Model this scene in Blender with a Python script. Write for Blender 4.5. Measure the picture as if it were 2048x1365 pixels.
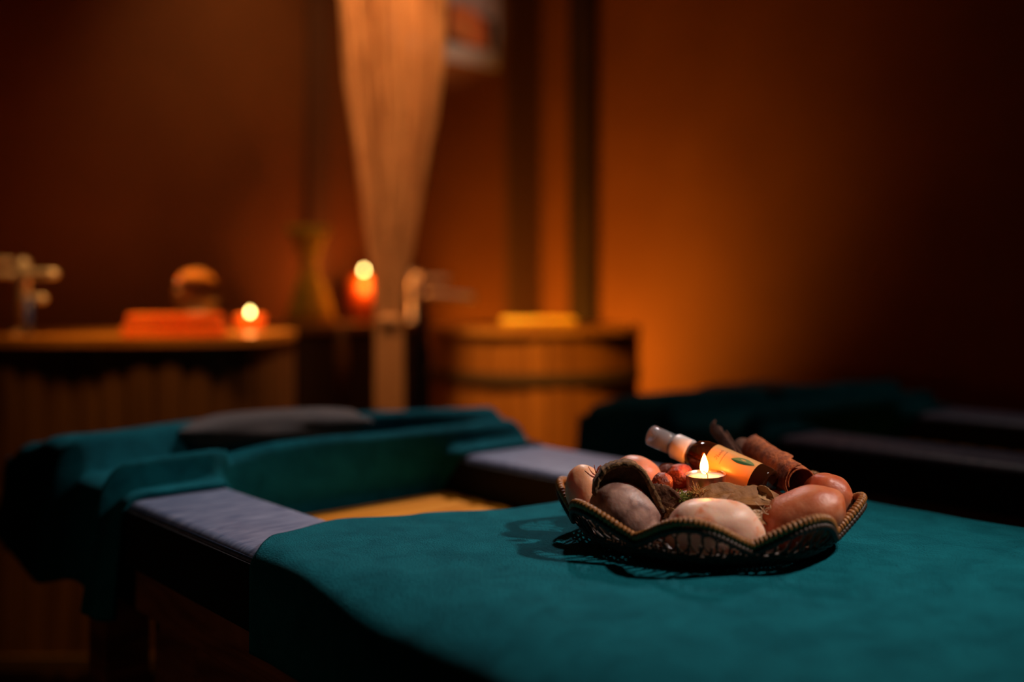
import bpy, bmesh, math, random
from mathutils import Vector, Matrix, noise
from math import sin, cos, pi, radians as R

for o in list(bpy.data.objects):
    bpy.data.objects.remove(o)
C = bpy.context.scene.collection
SC = bpy.context.scene

# ------------------------------------------------------------------ camera
CAMZ, FPX, HOR = 0.89, 1991.0, 590.0          # eye height, focal length in pixels (2048 wide), horizon row
FX, FY = 0.6626, 0.7490                       # viewing direction on the floor plan
cam_d = bpy.data.cameras.new('camera'); cam = bpy.data.objects.new('camera', cam_d); C.objects.link(cam)
cam.location = (0, 0, CAMZ)
cam.rotation_euler = (R(90), 0, -math.atan2(FX, FY))
cam_d.sensor_width = 36; cam_d.lens = 35; cam_d.shift_y = -(682.5 - HOR) / 2048
cam_d.clip_start = 0.02
cam_d.dof.use_dof = True; cam_d.dof.focus_distance = 0.925; cam_d.dof.aperture_fstop = 1.42
cam_d.dof.aperture_ratio = 1.0
SC.camera = cam

# ------------------------------------------------------------------ world, exposure
w = bpy.data.worlds.new('world'); SC.world = w; w.use_nodes = True
w.node_tree.nodes['Background'].inputs[0].default_value = (0.6, 0.5, 0.45, 1)
w.node_tree.nodes['Background'].inputs[1].default_value = 0.0
SC.view_settings.view_transform = 'Standard'; SC.view_settings.look = 'None'
SC.view_settings.exposure = 0.0; SC.view_settings.gamma = 1.0
SC.view_settings.use_curve_mapping = False

def P(u, v, Z):
    """world point seen at pixel (u, v) at distance Z in front of the camera"""
    X = (u - 1024) / FPX * Z
    return Vector((X * FY + Z * FX, -X * FX + Z * FY, CAMZ - (v - HOR) / FPX * Z))

def W(X, Z, z):
    """world point X to the right, Z ahead of the camera, height z"""
    return Vector((X * FY + Z * FX, -X * FX + Z * FY, z))

CAMROT = Matrix.Rotation(-math.atan2(FX, FY), 4, 'Z')   # local x = to the right, y = away, z = up

def light(name, kind, loc, energy, color, radius=0.05, target=None, spot=None, blend=0.5):
    d = bpy.data.lights.new(name, kind); d.energy = energy; d.color = color
    if kind == 'AREA': d.size = radius
    else: d.shadow_soft_size = radius
    if spot: d.spot_size = R(spot); d.spot_blend = blend
    o = bpy.data.objects.new(name, d); C.objects.link(o); o.location = loc
    if target is not None:
        o.rotation_euler = (Vector(target) - Vector(loc)).to_track_quat('-Z', 'Y').to_euler()
    return o

BC = W(0.1845, 0.95, 0.655)                    # foot of the basket
# ceiling spots: one from the right on the near bed, one beyond the head end
light('ceiling_spot', 'SPOT', W(0.76, 0.80, 1.38), 27, (1.0, 0.84, 0.76), 0.028, W(0.10, 0.84, 0.65), 65, 1.0)
light('ceiling_spot_head', 'SPOT', W(0.22, 2.75, 2.15), 115, (1.0, 0.82, 0.80), 0.05, W(-0.28, 1.22, 0.65), 38, 1.0)
light('second_bed_fill', 'SPOT', W(0.9, 2.5, 2.4), 8, (1.0, 0.80, 0.7), 0.05, W(0.5, 1.8, 0.65), 50, 0.9)  # added fill so the second bed shows faintly
light('side_fill', 'SPOT', W(-1.1, 0.3, 1.0), 0.9, (1.0, 0.55, 0.34), 0.08, W(-0.3, 1.0, 0.42), 50, 1.0)  # added dim warm fill for the bed underframe, no lamp stands here
# warm wall washer on the back wall, left
light('wall_washer', 'SPOT', W(-0.48, 2.55, 2.42), 14, (1.0, 0.56, 0.25), 0.1, W(-0.70, 3.1, 1.5), 76, 1.0)
light('picture_fill', 'SPOT', W(-0.1, 2.6, 1.5), 26, (1.0, 0.62, 0.42), 0.05, P(885, 50, 3.5), 26, 0.8)  # added spot that brightens the picture, no fixture there
# warm lamp low in the corner behind the round tub
light('corner_lamp', 'SPOT', (2.09, 2.59, 0.40), 46, (1.0, 0.40, 0.035), 0.07, (2.75, 2.58, 0.90), 116, 1.0)
light('curtain_glow', 'SPOT', W(-0.22, 2.02, 2.42), 140, (1.0, 0.50, 0.20), 0.05, W(-0.31, 2.48, 1.0), 40, 0.8)  # added overhead spot to lift the curtain and straw bundle
light('tub_glow', 'SPOT', W(0.1, 2.05, 2.3), 150, (1.0, 0.42, 0.05), 0.05, W(0.12, 2.72, 0.66), 22, 0.9)  # added overhead spot to brighten the round tub and yellow bar
light('left_glow', 'SPOT', W(-0.62, 1.86, 2.42), 215, (1.0, 0.44, 0.10), 0.05, W(-0.78, 2.22, 0.84), 27, 1.0)  # added overhead spot to brighten the long tub rim and tap

# ------------------------------------------------------------------ materials
def mat(name, base=(0.5, 0.5, 0.5), base2=None, scale=20, rough=0.6, metal=0, bump=0, bscale=None, stretch=(1, 1, 1),
        sss=0, sssc=(1, .4, .2), sssr=0.01, emis=None, estr=0, trans=0, ior=1.45, sheen=0, sheenc=(1, 1, 1), coat=0, detail=5,
        lo=0.35, hi=0.65, dist=0.0, spec=0.5, bdist=0.002):
    m = bpy.data.materials.new(name); m.use_nodes = True
    nt = m.node_tree; N = nt.nodes; L = nt.links; b = N['Principled BSDF']
    b.inputs['Base Color'].default_value = (*base, 1); b.inputs['Roughness'].default_value = rough
    b.inputs['Metallic'].default_value = metal; b.inputs['IOR'].default_value = ior
    b.inputs['Specular IOR Level'].default_value = spec
    b.inputs['Transmission Weight'].default_value = trans
    b.inputs['Coat Weight'].default_value = coat
    if sheen:
        b.inputs['Sheen Weight'].default_value = sheen; b.inputs['Sheen Tint'].default_value = (*sheenc, 1)
        b.inputs['Sheen Roughness'].default_value = 0.5
    if sss:
        b.inputs['Subsurface Weight'].default_value = sss; b.inputs['Subsurface Radius'].default_value = sssc
        b.inputs['Subsurface Scale'].default_value = sssr
    if emis:
        b.inputs['Emission Color'].default_value = (*emis, 1); b.inputs['Emission Strength'].default_value = estr
    tc = N.new('ShaderNodeTexCoord'); mp = N.new('ShaderNodeMapping'); mp.inputs['Scale'].default_value = stretch
    L.new(tc.outputs['Object'], mp.inputs['Vector'])
    if base2:
        n = N.new('ShaderNodeTexNoise'); n.inputs['Scale'].default_value = scale; n.inputs['Detail'].default_value = detail
        n.inputs['Distortion'].default_value = dist
        L.new(mp.outputs[0], n.inputs['Vector'])
        r = N.new('ShaderNodeValToRGB'); r.color_ramp.elements[0].position = lo; r.color_ramp.elements[1].position = hi
        r.color_ramp.elements[0].color = (*base, 1); r.color_ramp.elements[1].color = (*base2, 1)
        L.new(n.outputs['Fac'], r.inputs[0]); L.new(r.outputs[0], b.inputs['Base Color'])
    if bump:
        n2 = N.new('ShaderNodeTexNoise'); n2.inputs['Scale'].default_value = bscale or scale; n2.inputs['Detail'].default_value = 4
        L.new(mp.outputs[0], n2.inputs['Vector'])
        bp = N.new('ShaderNodeBump'); bp.inputs['Strength'].default_value = bump; bp.inputs['Distance'].default_value = bdist
        L.new(n2.outputs['Fac'], bp.inputs['Height']); L.new(bp.outputs[0], b.inputs['Normal'])
    return m

M = {}
M['wall'] = mat('wall_paint', (0.30, 0.098, 0.018), (0.25, 0.078, 0.013), 3, 0.75, bump=0.2, bscale=90)
M['ceiling'] = mat('ceiling_paint', (0.25, 0.14, 0.08), rough=0.9)
M['floor'] = mat('floor_wood', (0.03, 0.016, 0.01), (0.05, 0.026, 0.014), 8, 0.5, stretch=(1, 8, 1))
M['beam'] = mat('dark_beam', (0.028, 0.014, 0.008), (0.05, 0.024, 0.012), 6, 0.6, stretch=(6, 6, 0.6), bump=0.3)
def towel_mat(name, c1, c2, rim):
    m = mat(name, c1, c2, 30, 0.95, bump=1.0, bscale=600, sheen=0.5, sheenc=rim, spec=0.1, lo=0.3, hi=0.7, bdist=0.0055, dist=0.8)
    return m
M['towel'] = towel_mat('teal_towel', (0.002, 0.085, 0.118), (0.008, 0.180, 0.228), (0.02, 0.55, 0.65))
def leather_mat():
    m = mat('blue_leather', (0.055, 0.10, 0.21), (0.30, 0.35, 0.49), 60, 0.42, stretch=(1.0, 0.16, 1), bump=0.35, bscale=60, lo=0.25, hi=0.75, dist=1.2, bdist=0.001)
    N = m.node_tree.nodes
    for n in N:
        if n.type == 'MAPPING': n.inputs['Scale'].default_value = (0.35, 2.2, 1); n.inputs['Rotation'].default_value = (0, 0, R(20))
    return m
M['leather'] = leather_mat()
M['dark_band'] = mat('dark_band', (0.010, 0.011, 0.012), rough=0.6, spec=0.2)
M['piping'] = mat('blue_piping', (0.06, 0.10, 0.18), rough=0.3)
M['slat'] = mat('golden_slat', (0.80, 0.27, 0.008), (0.9, 0.36, 0.02), 14, 0.7, spec=0.1, stretch=(0.5, 8, 1))
M['bedwood'] = mat('red_brown_wood', (0.36, 0.14, 0.05), (0.16, 0.055, 0.022), 5, 0.55, stretch=(0.8, 0.8, 5), dist=2.0, bump=0.2)
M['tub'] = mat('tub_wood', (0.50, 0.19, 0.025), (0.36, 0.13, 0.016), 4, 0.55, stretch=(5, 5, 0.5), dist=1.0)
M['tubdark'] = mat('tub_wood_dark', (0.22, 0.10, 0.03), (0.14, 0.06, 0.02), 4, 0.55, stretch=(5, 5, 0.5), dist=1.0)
M['rim'] = mat('tub_rim_wood', (0.82, 0.36, 0.06), (0.66, 0.26, 0.04), 6, 0.3, coat=0.4)
M['hoop'] = mat('iron_hoop', (0.14, 0.08, 0.03), rough=0.6, metal=0.2)
M['dark'] = mat('dark_cabinet', (0.03, 0.016, 0.010), (0.05, 0.025, 0.015), 5, 0.6)
M['ledge'] = mat('ledge_wood', (0.35, 0.17, 0.05), (0.25, 0.11, 0.03), 5, 0.45)
M['cord'] = mat('cream_cord', (0.80, 0.43, 0.19), (0.66, 0.33, 0.13), 40, 0.8, stretch=(1, 1, 12))
M['pillow'] = mat('brown_pillow', (0.024, 0.014, 0.009), (0.045, 0.027, 0.017), 30, 0.9, bump=0.5, bscale=300, sheen=0.2)
M['chrome'] = mat('chrome', (0.95, 0.88, 0.85), rough=0.42, metal=0.6)
M['hose'] = mat('blue_hose', (0.02, 0.06, 0.35), rough=0.3)
M['yellow'] = mat('yellow_soap', (0.95, 0.62, 0.03), (0.9, 0.5, 0.02), 10, 0.5, sss=0.3)
M['redglass'] = mat('red_glass', (0.85, 0.10, 0.015), rough=0.2, sss=1.0, sssc=(1, .25, .05), sssr=0.06)
M['orangebrick'] = mat('orange_salt', (0.9, 0.25, 0.04), (0.8, 0.16, 0.02), 12, 0.5, sss=0.5, sssr=0.03)
M['glass'] = mat('clear_glass', (0.95, 0.9, 0.88), rough=0.03, trans=1, ior=1.5)
M['straw'] = mat('yellow_straw', (0.75, 0.52, 0.03), (0.55, 0.36, 0.03), 40, 0.7)
M['cane'] = mat('cane', (0.42, 0.165, 0.034), (0.26, 0.092, 0.018), 220, 0.42, bump=0.3, bscale=500)
M['canedark'] = mat('dark_cane', (0.030, 0.014, 0.006), (0.055, 0.024, 0.009), 200, 0.5)
def stone(name, a, b, lo=.35, hi=.65, sc=45, c=None):
    m = mat(name, a, b, sc, 0.44, bump=0.35, bscale=380, sss=0.75, sssc=(1, .42, .2), sssr=0.013, lo=lo, hi=hi, bdist=0.0008, dist=0.5, detail=8)
    return m
M['salt_white'] = stone('pale_salt', (0.96, 0.58, 0.42), (0.82, 0.26, 0.09), .57, .70, 62)
M['salt_grey'] = stone('grey_salt', (0.26, 0.13, 0.10), (0.74, 0.46, 0.36), .38, .68, 60)
M['salt_peach'] = stone('peach_salt', (0.96, 0.50, 0.28), (0.85, 0.36, 0.17), .35, .7, 30)
M['salt_pink'] = stone('pink_salt', (0.70, 0.30, 0.17), (0.55, 0.19, 0.09), .35, .7, 26)
M['salt_orange'] = stone('orange_salt_stone', (0.52, 0.115, 0.032), (0.72, 0.28, 0.14), .42, .74, 42)
M['salt_red'] = stone('red_salt_stone', (0.50, 0.10, 0.03), (0.62, 0.2, 0.09), .4, .7, 60)
M['bark'] = mat('bark_outer', (0.30, 0.15, 0.05), (0.05, 0.022, 0.009), 160, 0.9, bump=1, bscale=260, dist=1)
M['barkin'] = mat('bark_inner', (0.15, 0.055, 0.02), (0.07, 0.026, 0.010), 80, 0.9, bump=1, bscale=200)
M['cinnamon'] = mat('cinnamon', (0.62, 0.16, 0.035), (0.30, 0.07, 0.018), 140, 0.75, bump=0.9, bscale=420, bdist=0.0012)
M['cinnamon_dark'] = mat('cinnamon_dark', (0.20, 0.07, 0.025), (0.11, 0.035, 0.013), 140, 0.8, bump=0.9, bscale=420)
M['pod'] = mat('orange_pod', (0.60, 0.09, 0.012), (0.22, 0.03, 0.008), 120, 0.5, bump=0.8, bscale=300)
M['poddark'] = mat('dark_pod', (0.20, 0.05, 0.02), (0.10, 0.02, 0.01), 90, 0.6, bump=0.8, bscale=250)
M['leaf'] = mat('dry_leaf', (0.34, 0.135, 0.026), (0.20, 0.075, 0.015), 60, 0.7, bump=0.5, bscale=220)
M['leafpale'] = mat('dry_leaf_pale', (0.52, 0.30, 0.12), (0.40, 0.2, 0.07), 60, 0.7, bump=0.5, bscale=220)
M['moss'] = mat('green_moss', (0.10, 0.13, 0.012), (0.20, 0.19, 0.02), 300, 0.9)
M['strawbit'] = mat('dry_straw_bits', (0.55, 0.25, 0.04), (0.4, 0.2, 0.04), 300, 0.8)
M['petal'] = mat('pale_petal', (0.75, 0.55, 0.35), rough=0.7)
M['wax'] = mat('tealight_wax', (0.95, 0.86, 0.70), rough=0.25, sss=1.0, sssc=(1, .7, .4), sssr=0.02)
M['alu'] = mat('tealight_cup', (1.0, 0.64, 0.40), rough=0.30, metal=1.0)  # metal tinted orange to carry the candle glow in its colour
M['wick'] = mat('wick', (0.30, 0.16, 0.03), rough=0.9)
def flame_mat(name, c, s):
    m = bpy.data.materials.new(name); m.use_nodes = True; nt = m.node_tree
    nt.nodes.remove(nt.nodes['Principled BSDF']); e = nt.nodes.new('ShaderNodeEmission')
    e.inputs[0].default_value = (*c, 1); e.inputs[1].default_value = s
    nt.links.new(e.outputs[0], nt.nodes['Material Output'].inputs[0]); return m
M['flame'] = flame_mat('flame', (1.0, 0.24, 0.035), 90)
M['flame_far'] = flame_mat('flame_far', (1.0, 0.70, 0.20), 26)
M['amber'] = mat('amber_glass', (0.30, 0.075, 0.02), rough=0.06, trans=0.9, ior=1.5)
M['oil'] = mat('dark_oil', (0.010, 0.004, 0.002), rough=0.08, spec=0.5)
M['cap'] = mat('white_cap', (0.80, 0.68, 0.62), rough=0.4, sss=0.2)
M['overcap'] = mat('clear_cap', (0.9, 0.88, 0.9), rough=0.12, trans=0.85, ior=1.2)
M['pic_white'] = mat('print_white', (0.55, 0.47, 0.42), rough=0.6)
M['pic_orange'] = mat('print_orange', (0.75, 0.16, 0.05), (0.55, 0.22, 0.06), 9, 0.6)
M['pic_dark'] = mat('print_dark', (0.02, 0.02, 0.02), rough=0.6)
M['pic_grey'] = mat('print_grey', (0.55, 0.42, 0.42), (0.35, 0.25, 0.22), 12, 0.6)
M['green'] = mat('print_green', (0.015, 0.09, 0.035), rough=0.5)
M['green2'] = mat('print_green_light', (0.14, 0.22, 0.06), (0.2, 0.26, 0.08), 900, 0.5)
M['ink'] = mat('print_ink', (0.18, 0.06, 0.03), rough=0.5)

# ------------------------------------------------------------------ helpers
def mesh_obj(name, bm, m, parent=None, smooth=True, loc=None):
    me = bpy.data.meshes.new(name); bm.to_mesh(me); bm.free()
    if m is not None: me.materials.append(m)
    if smooth:
        for p in me.polygons: p.use_smooth = True
    o = bpy.data.objects.new(name, me); C.objects.link(o)
    if parent is not None: o.parent = parent
    if loc is not None: o.location = loc
    return o
def recenter(o, foot=True):
    """move the origin of a mesh thing to its own foot"""
    me = o.data; vs = [v.co for v in me.vertices]
    c = Vector((sum(v.x for v in vs) / len(vs), sum(v.y for v in vs) / len(vs), min(v.z for v in vs)))
    me.transform(Matrix.Translation(-c)); o.location = Vector(o.location) + c
    return o
def tag(o, label=None, cat=None, group=None, kind=None):
    if label: o['label'] = label
    if cat: o['category'] = cat
    if group: o['group'] = group
    if kind: o['kind'] = kind
    return o
def thing(name, label, cat, loc=(0, 0, 0), group=None, rot=None):
    o = bpy.data.objects.new(name, None); C.objects.link(o); o.location = loc; o.empty_display_size = 0.02
    if rot is not None: o.rotation_euler = rot
    return tag(o, label, cat, group)
def box(bm, lo, hi, bev=0, seg=2):
    lo = Vector(lo); hi = Vector(hi)
    r = bmesh.ops.create_cube(bm, size=1)
    for v in r['verts']:
        v.co = Vector(((lo.x + hi.x) / 2 + v.co.x * (hi.x - lo.x), (lo.y + hi.y) / 2 + v.co.y * (hi.y - lo.y), (lo.z + hi.z) / 2 + v.co.z * (hi.z - lo.z)))
    if bev:
        es = list({e for v in r['verts'] for e in v.link_edges})
        bmesh.ops.bevel(bm, geom=es, offset=bev, segments=seg, profile=0.5, affect='EDGES')
    return bm
def boxobj(name, lo, hi, m, parent=None, bev=0.003, seg=2):
    bm = bmesh.new(); box(bm, lo, hi, bev, seg)
    o = mesh_obj(name, bm, m, parent, smooth=False)
    if bev and seg > 2:
        for p in o.data.polygons: p.use_smooth = True
    return o
def tube(bm, pts, r, seg=8, closed=False, rfun=None, cap=True):
    pts = [Vector(p) for p in pts]; n = len(pts); rings = []
    prev = None
    for i, p in enumerate(pts):
        if closed: t = pts[(i + 1) % n] - pts[(i - 1) % n]
        else: t = pts[min(i + 1, n - 1)] - pts[max(i - 1, 0)]
        if t.length < 1e-9: t = Vector((0, 0, 1))
        t.normalize()
        if prev is None:
            a = Vector((0, 0, 1)) if abs(t.z) < 0.9 else Vector((1, 0, 0))
            x = t.cross(a).normalized()
        else:
            x = (prev - t * prev.dot(t))
            x = x.normalized() if x.length > 1e-6 else t.orthogonal().normalized()
        prev = x; y = t.cross(x)
        rr = rfun(i / max(1, n - 1), i) if rfun else r
        rings.append([bm.verts.new(p + (x * cos(2 * pi * k / seg) + y * sin(2 * pi * k / seg)) * rr) for k in range(seg)])
    m = n if closed else n - 1
    for i in range(m):
        a, b = rings[i], rings[(i + 1) % n]
        for k in range(seg):
            bm.faces.new((a[k], a[(k + 1) % seg], b[(k + 1) % seg], b[k]))
    if cap and not closed:
        bm.faces.new(rings[0][::-1]); bm.faces.new(rings[-1])
    return bm
def lathe(bm, prof, seg=32, origin=(0, 0, 0), cap=True):
    o = Vector(origin); rings = []
    for r, z in prof:
        rings.append([bm.verts.new(o + Vector((r * cos(2 * pi * k / seg), r * sin(2 * pi * k / seg), z))) for k in range(seg)])
    for a, b in zip(rings, rings[1:]):
        for k in range(seg):
            bm.faces.new((a[k], a[(k + 1) % seg], b[(k + 1) % seg], b[k]))
    if cap:
        bm.faces.new(rings[0][::-1]); bm.faces.new(rings[-1])
    return bm
def grid(f, ns, nt):
    bm = bmesh.new(); V = [[bm.verts.new(f(i / ns, j / nt)) for j in range(nt + 1)] for i in range(ns + 1)]
    for i in range(ns):
        for j in range(nt):
            bm.faces.new((V[i][j], V[i + 1][j], V[i + 1][j + 1], V[i][j + 1]))
    return bm
def solid(o, t, off=0):
    s = o.modifiers.new('thickness', 'SOLIDIFY'); s.thickness = t; s.offset = off; return o
def smoothstep(a, b, x):
    t = max(0.0, min(1.0, (x - a) / (b - a))); return t * t * (3 - 2 * t)
def interp(tab, x):
    if x <= tab[0][0]: return tab[0][1]
    for (a, b), (c, d) in zip(tab, tab[1:]):
        if x <= c: return b + (d - b) * smoothstep(a, c, x)
    return tab[-1][1]

# ------------------------------------------------------------------ room shell
QA, PB = 2.95, 2.75             # back wall plane y, right wall plane x
def struct(name, lo, hi, m, bev=0):
    o = boxobj(name, lo, hi, m, None, bev); o['kind'] = 'structure'; return o
struct('floor', (-1.6, -2.1, -0.05), (PB + .1, QA + .1, 0), M['floor'])
struct('ceiling', (-1.6, -2.1, 2.5), (PB + .1, QA + .1, 2.55), M['ceiling'])
struct('wall_back', (-1.6, QA, 0), (PB + .1, QA + .1, 2.5), M['wall'])
struct('wall_right', (PB, -2.1, 0), (PB + .1, QA, 2.5), M['wall'])
struct('wall_left', (-1.6, -2.1, 0), (-1.5, QA, 2.5), M['wall'])
struct('wall_front', (-1.6, -2.1, 0), (PB, -2.0, 2.5), M['wall'])
def qwall(u, x=PB):             # y on the right wall seen in pixel column u
    k = (u - 1024) / FPX; return x * (FY - k * FX) / (k * FY + FX)
def pwall(u, y=QA):
    k = (u - 1024) / FPX; return y * (k * FY + FX) / (FY - k * FX)
struct('trim_1', (PB - .045, qwall(1200), 0), (PB, qwall(1152), 2.5), M['beam'], 0.004)
struct('trim_2', (pwall(612), QA - .03, 0), (pwall(652), QA, 2.5), mat('post_paint', (0.20, 0.08, 0.03), rough=0.8), 0.004)
struct('wall_shade_strip', (pwall(1010), QA - .02, 0), (PB, QA, 2.5), mat('shadow_panel', (0.12, 0.05, 0.02), rough=0.8), 0.004)  # added dark strip standing in for shade on the wall by the corner

# ------------------------------------------------------------------ massage beds
PL0, PL1, PR0, PR1 = 0.430, 0.563, 0.928, 1.096
ZT, ZB = 0.650, 0.577
Q_NEAR, Q_OPEN0, Q_OPEN1, Q_FAR = -0.30, 0.760, 1.222, 1.590
def massage_bed():
    t = thing('massage_bed', 'low wooden massage bed in blue leather under the basket, open slatted middle', 'massage bed', (0.763, 0.645, 0), 'massage beds')
    o = t.location
    def bx(name, lo, hi, m, bev=0.003, seg=2):
        return boxobj(name, Vector(lo) - o, Vector(hi) - o, m, t, bev, seg)
    for a, b in ((PL0, PL1), (PR0, PR1)):
        r = bx('side_rail', (a, Q_OPEN0 - .06, ZB), (b, Q_OPEN1 + .10, ZT), M['leather'], 0.014, 5)
        bm = bmesh.new()
        for x in (a + .004, b - .004):
            tube(bm, [Vector((x, Q_OPEN0 - .04 + i * .034, ZT - .007)) - o for i in range(17)], 0.0022, 6)
        mesh_obj('piping', bm, M['piping'], r)
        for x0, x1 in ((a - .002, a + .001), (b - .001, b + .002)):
            boxobj('side_band', Vector((x0, Q_OPEN0 - .05, ZB + .001)) - o, Vector((x1, Q_OPEN1 + .09, ZT - .009)) - o, M['dark_band'], r, 0)  # thin near-black strips on both faces of each rail
    bm = bmesh.new(); rows = []
    for i in range(25):                                  # crowned foot cushion, domed towards its long sides
        y = Q_NEAR + (Q_OPEN0 - Q_NEAR) * i / 24; k = 1 - smoothstep(.56, .72, y)
        ea, eb = .022 + .063 * k, .018 + .026 * k; e = .012 * (1 - math.sin(min(1, min(i, 24 - i) / 2) * pi / 2))
        x0, x1, zt = PL0 + .003 + e, PR1 - .003 - e, ZT - e; sec = [(x0, ZB)]
        sec += [(x0 + ea * (1 - cos(a_ * pi / 16)), zt - eb * (1 - sin(a_ * pi / 16))) for a_ in range(9)]
        sec += [(x1 - ea * (1 - sin(a_ * pi / 16)), zt - eb * (1 - cos(a_ * pi / 16))) for a_ in range(9)] + [(x1, ZB)]
        rows.append([bm.verts.new(Vector((x, y, z)) - o) for x, z in sec])
    for a, b in zip(rows, rows[1:]):
        for j in range(len(a)): bm.faces.new((a[j], a[(j + 1) % len(a)], b[(j + 1) % len(a)], b[j]))
    bm.faces.new(rows[0]); bm.faces.new(rows[-1][::-1]); bmesh.ops.recalc_face_normals(bm, faces=bm.faces)
    mesh_obj('foot_cushion', bm, M['leather'], t)
    bx('head_cushion', (PL0 + .002, Q_OPEN1 + .02, ZB), (PR1 - .002, Q_FAR, ZT + .001), M['leather'], 0.022, 6)
    # inner walls of the opening and its slats
    bx('inner_board', (PL1, Q_OPEN1 - .002, ZB - .05), (PR0, Q_OPEN1 + .018, ZB + .05), M['bedwood'])
    y = Q_OPEN0 + .008
    bm = bmesh.new(); box(bm, (-.184, -.024, -.011), (.184, .024, .009), 0.007, 3)
    me = bpy.data.meshes.new('slat'); bm.to_mesh(me); bm.free(); me.materials.append(M['slat'])
    for p in me.polygons: p.use_smooth = True
    while y < Q_OPEN1 - .03:
        s = bpy.data.objects.new('slat', me); C.objects.link(s); s.parent = t
        s.location = Vector(((PL1 + PR0) / 2, y + .024, ZB + .0075)) - o; y += .054
    # wooden underframe
    za, zb = ZB, 0.520
    bx('apron', (PL0 + .012, Q_NEAR + .02, zb), (PL0 + .040, Q_FAR - .06, za), M['bedwood'])
    bx('apron', (PR1 - .040, Q_NEAR + .02, zb), (PR1 - .012, Q_FAR - .06, za), M['bedwood'])
    bx('apron', (PL0 + .040, Q_NEAR + .02, zb), (PR1 - .040, Q_NEAR + .045, za), M['bedwood'])
    bx('apron', (PL0 + .040, Q_FAR - .085, zb), (PR1 - .040, Q_FAR - .06, za), M['bedwood'])
    for x0, x1 in ((PL0 + .018, PL0 + .078), (PR1 - .078, PR1 - .018)):
        for y0 in (Q_NEAR + .05, 1.285):
            bx('leg', (x0, y0, 0), (x1, y0 + .06, zb), M['bedwood'], 0.004)
    bx('lower_rail', (PL0 + .03, Q_NEAR + .1, 0.10), (PL0 + .055, 1.285, 0.16), M['bedwood'])
    y = 1.19
    bm = bmesh.new(); box(bm, (-.007, -.058, -.18), (.007, .058, .18), 0.003, 1)
    pm = bpy.data.meshes.new('panel_board'); bm.to_mesh(pm); bm.free(); pm.materials.append(M['bedwood'])
    while y > Q_NEAR + .15:
        s = bpy.data.objects.new('panel_board', pm); C.objects.link(s); s.parent = t
        s.location = Vector((PL0 + .05, y - .06, .34)) - o; y -= .119
    return t
def copy_tree(o, parent=None):
    c = o.copy(); C.objects.link(c)
    if parent is not None: c.parent = parent
    for ch in list(o.children): copy_tree(ch, c)
    return c
bed = massage_bed()
DP, DQ = 1.02, -0.20
bed2 = copy_tree(bed); bed2.location = Vector(bed.location) + Vector((DP, DQ, 0))
bed2['label'] = 'second massage bed in blue leather, almost lost in the dark by the orange wall'

# ---- near towel (carries the basket)
def near_towel():
    r = 0.036; gap = 0.006; drop = 0.092
    x0, x1 = PL0 - gap, PR1 + gap; zt = ZT + gap
    arc = r * pi / 2; flat = (x1 - x0) - 2 * r; side = drop - r
    tot = 2 * side + 2 * arc + flat
    edge = [(.42, .835), (.47, .872), (.545, .890), (.62, .852), (.72, .805), (.82, .800), (1.1, .800)]
    def f(a, b):
        s = a * tot; y0 = -0.28 + 1.12 * b
        k = 1 - smoothstep(.60, .76, y0); ea, eb = .022 + .063 * k, .018 + .026 * k   # crown of the padding
        if s < side: x, z, nx, nz = x0, zt - eb - (drop - eb) * (1 - s / side), -1, 0
        elif s < side + arc:
            th = (s - side) / r; x, z = x0 + ea * (1 - cos(th)), zt - eb * (1 - sin(th)); nx, nz = -cos(th), sin(th)
        elif s < side + arc + flat: x, z, nx, nz = x0 + ea + (s - side - arc) / flat * (x1 - x0 - 2 * ea), zt, 0, 1
        elif s < side + 2 * arc + flat:
            th = (s - side - arc - flat) / r; x, z = x1 - ea * (1 - sin(th)), zt - eb * (1 - cos(th)); nx, nz = sin(th), cos(th)
        else: x, z, nx, nz = x1, zt - eb - (drop - eb) * (s - side - 2 * arc - flat) / side, 1, 0
        qe = interp(edge, x)
        y = -0.28 + (qe + .28) * b
        wv = noise.noise(Vector((x * 5, y * 5, 3))) * .0035 + noise.noise(Vector((x * 16, y * 16, 8))) * .0012
        wv += .0025 * sin(y * 26 + x * 30 + 3 * noise.noise(Vector((x * 4, y * 4, 1)))) * smoothstep(.55, .9, x) * smoothstep(.55, .1, y)
        onb = min(1.0, max(0.0, (((x - BC.x) ** 2 + (y - BC.y) ** 2) ** .5 - .10) / .06))
        wv = abs(wv) * (onb if nz > .999 else 1) + .003 * abs(nx) ** 3 * (1 + sin(y * 22)) * .6
        return Vector((x + nx * wv, y, z + nz * wv))
    o = mesh_obj('teal_towel', grid(f, 260, 260), M['towel'])
    solid(o, 0.004, 0); recenter(o)
    return tag(o, 'smooth teal towel spread over the near end of the bed, under the basket', 'towel', 'teal towels')
near_towel()

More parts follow.
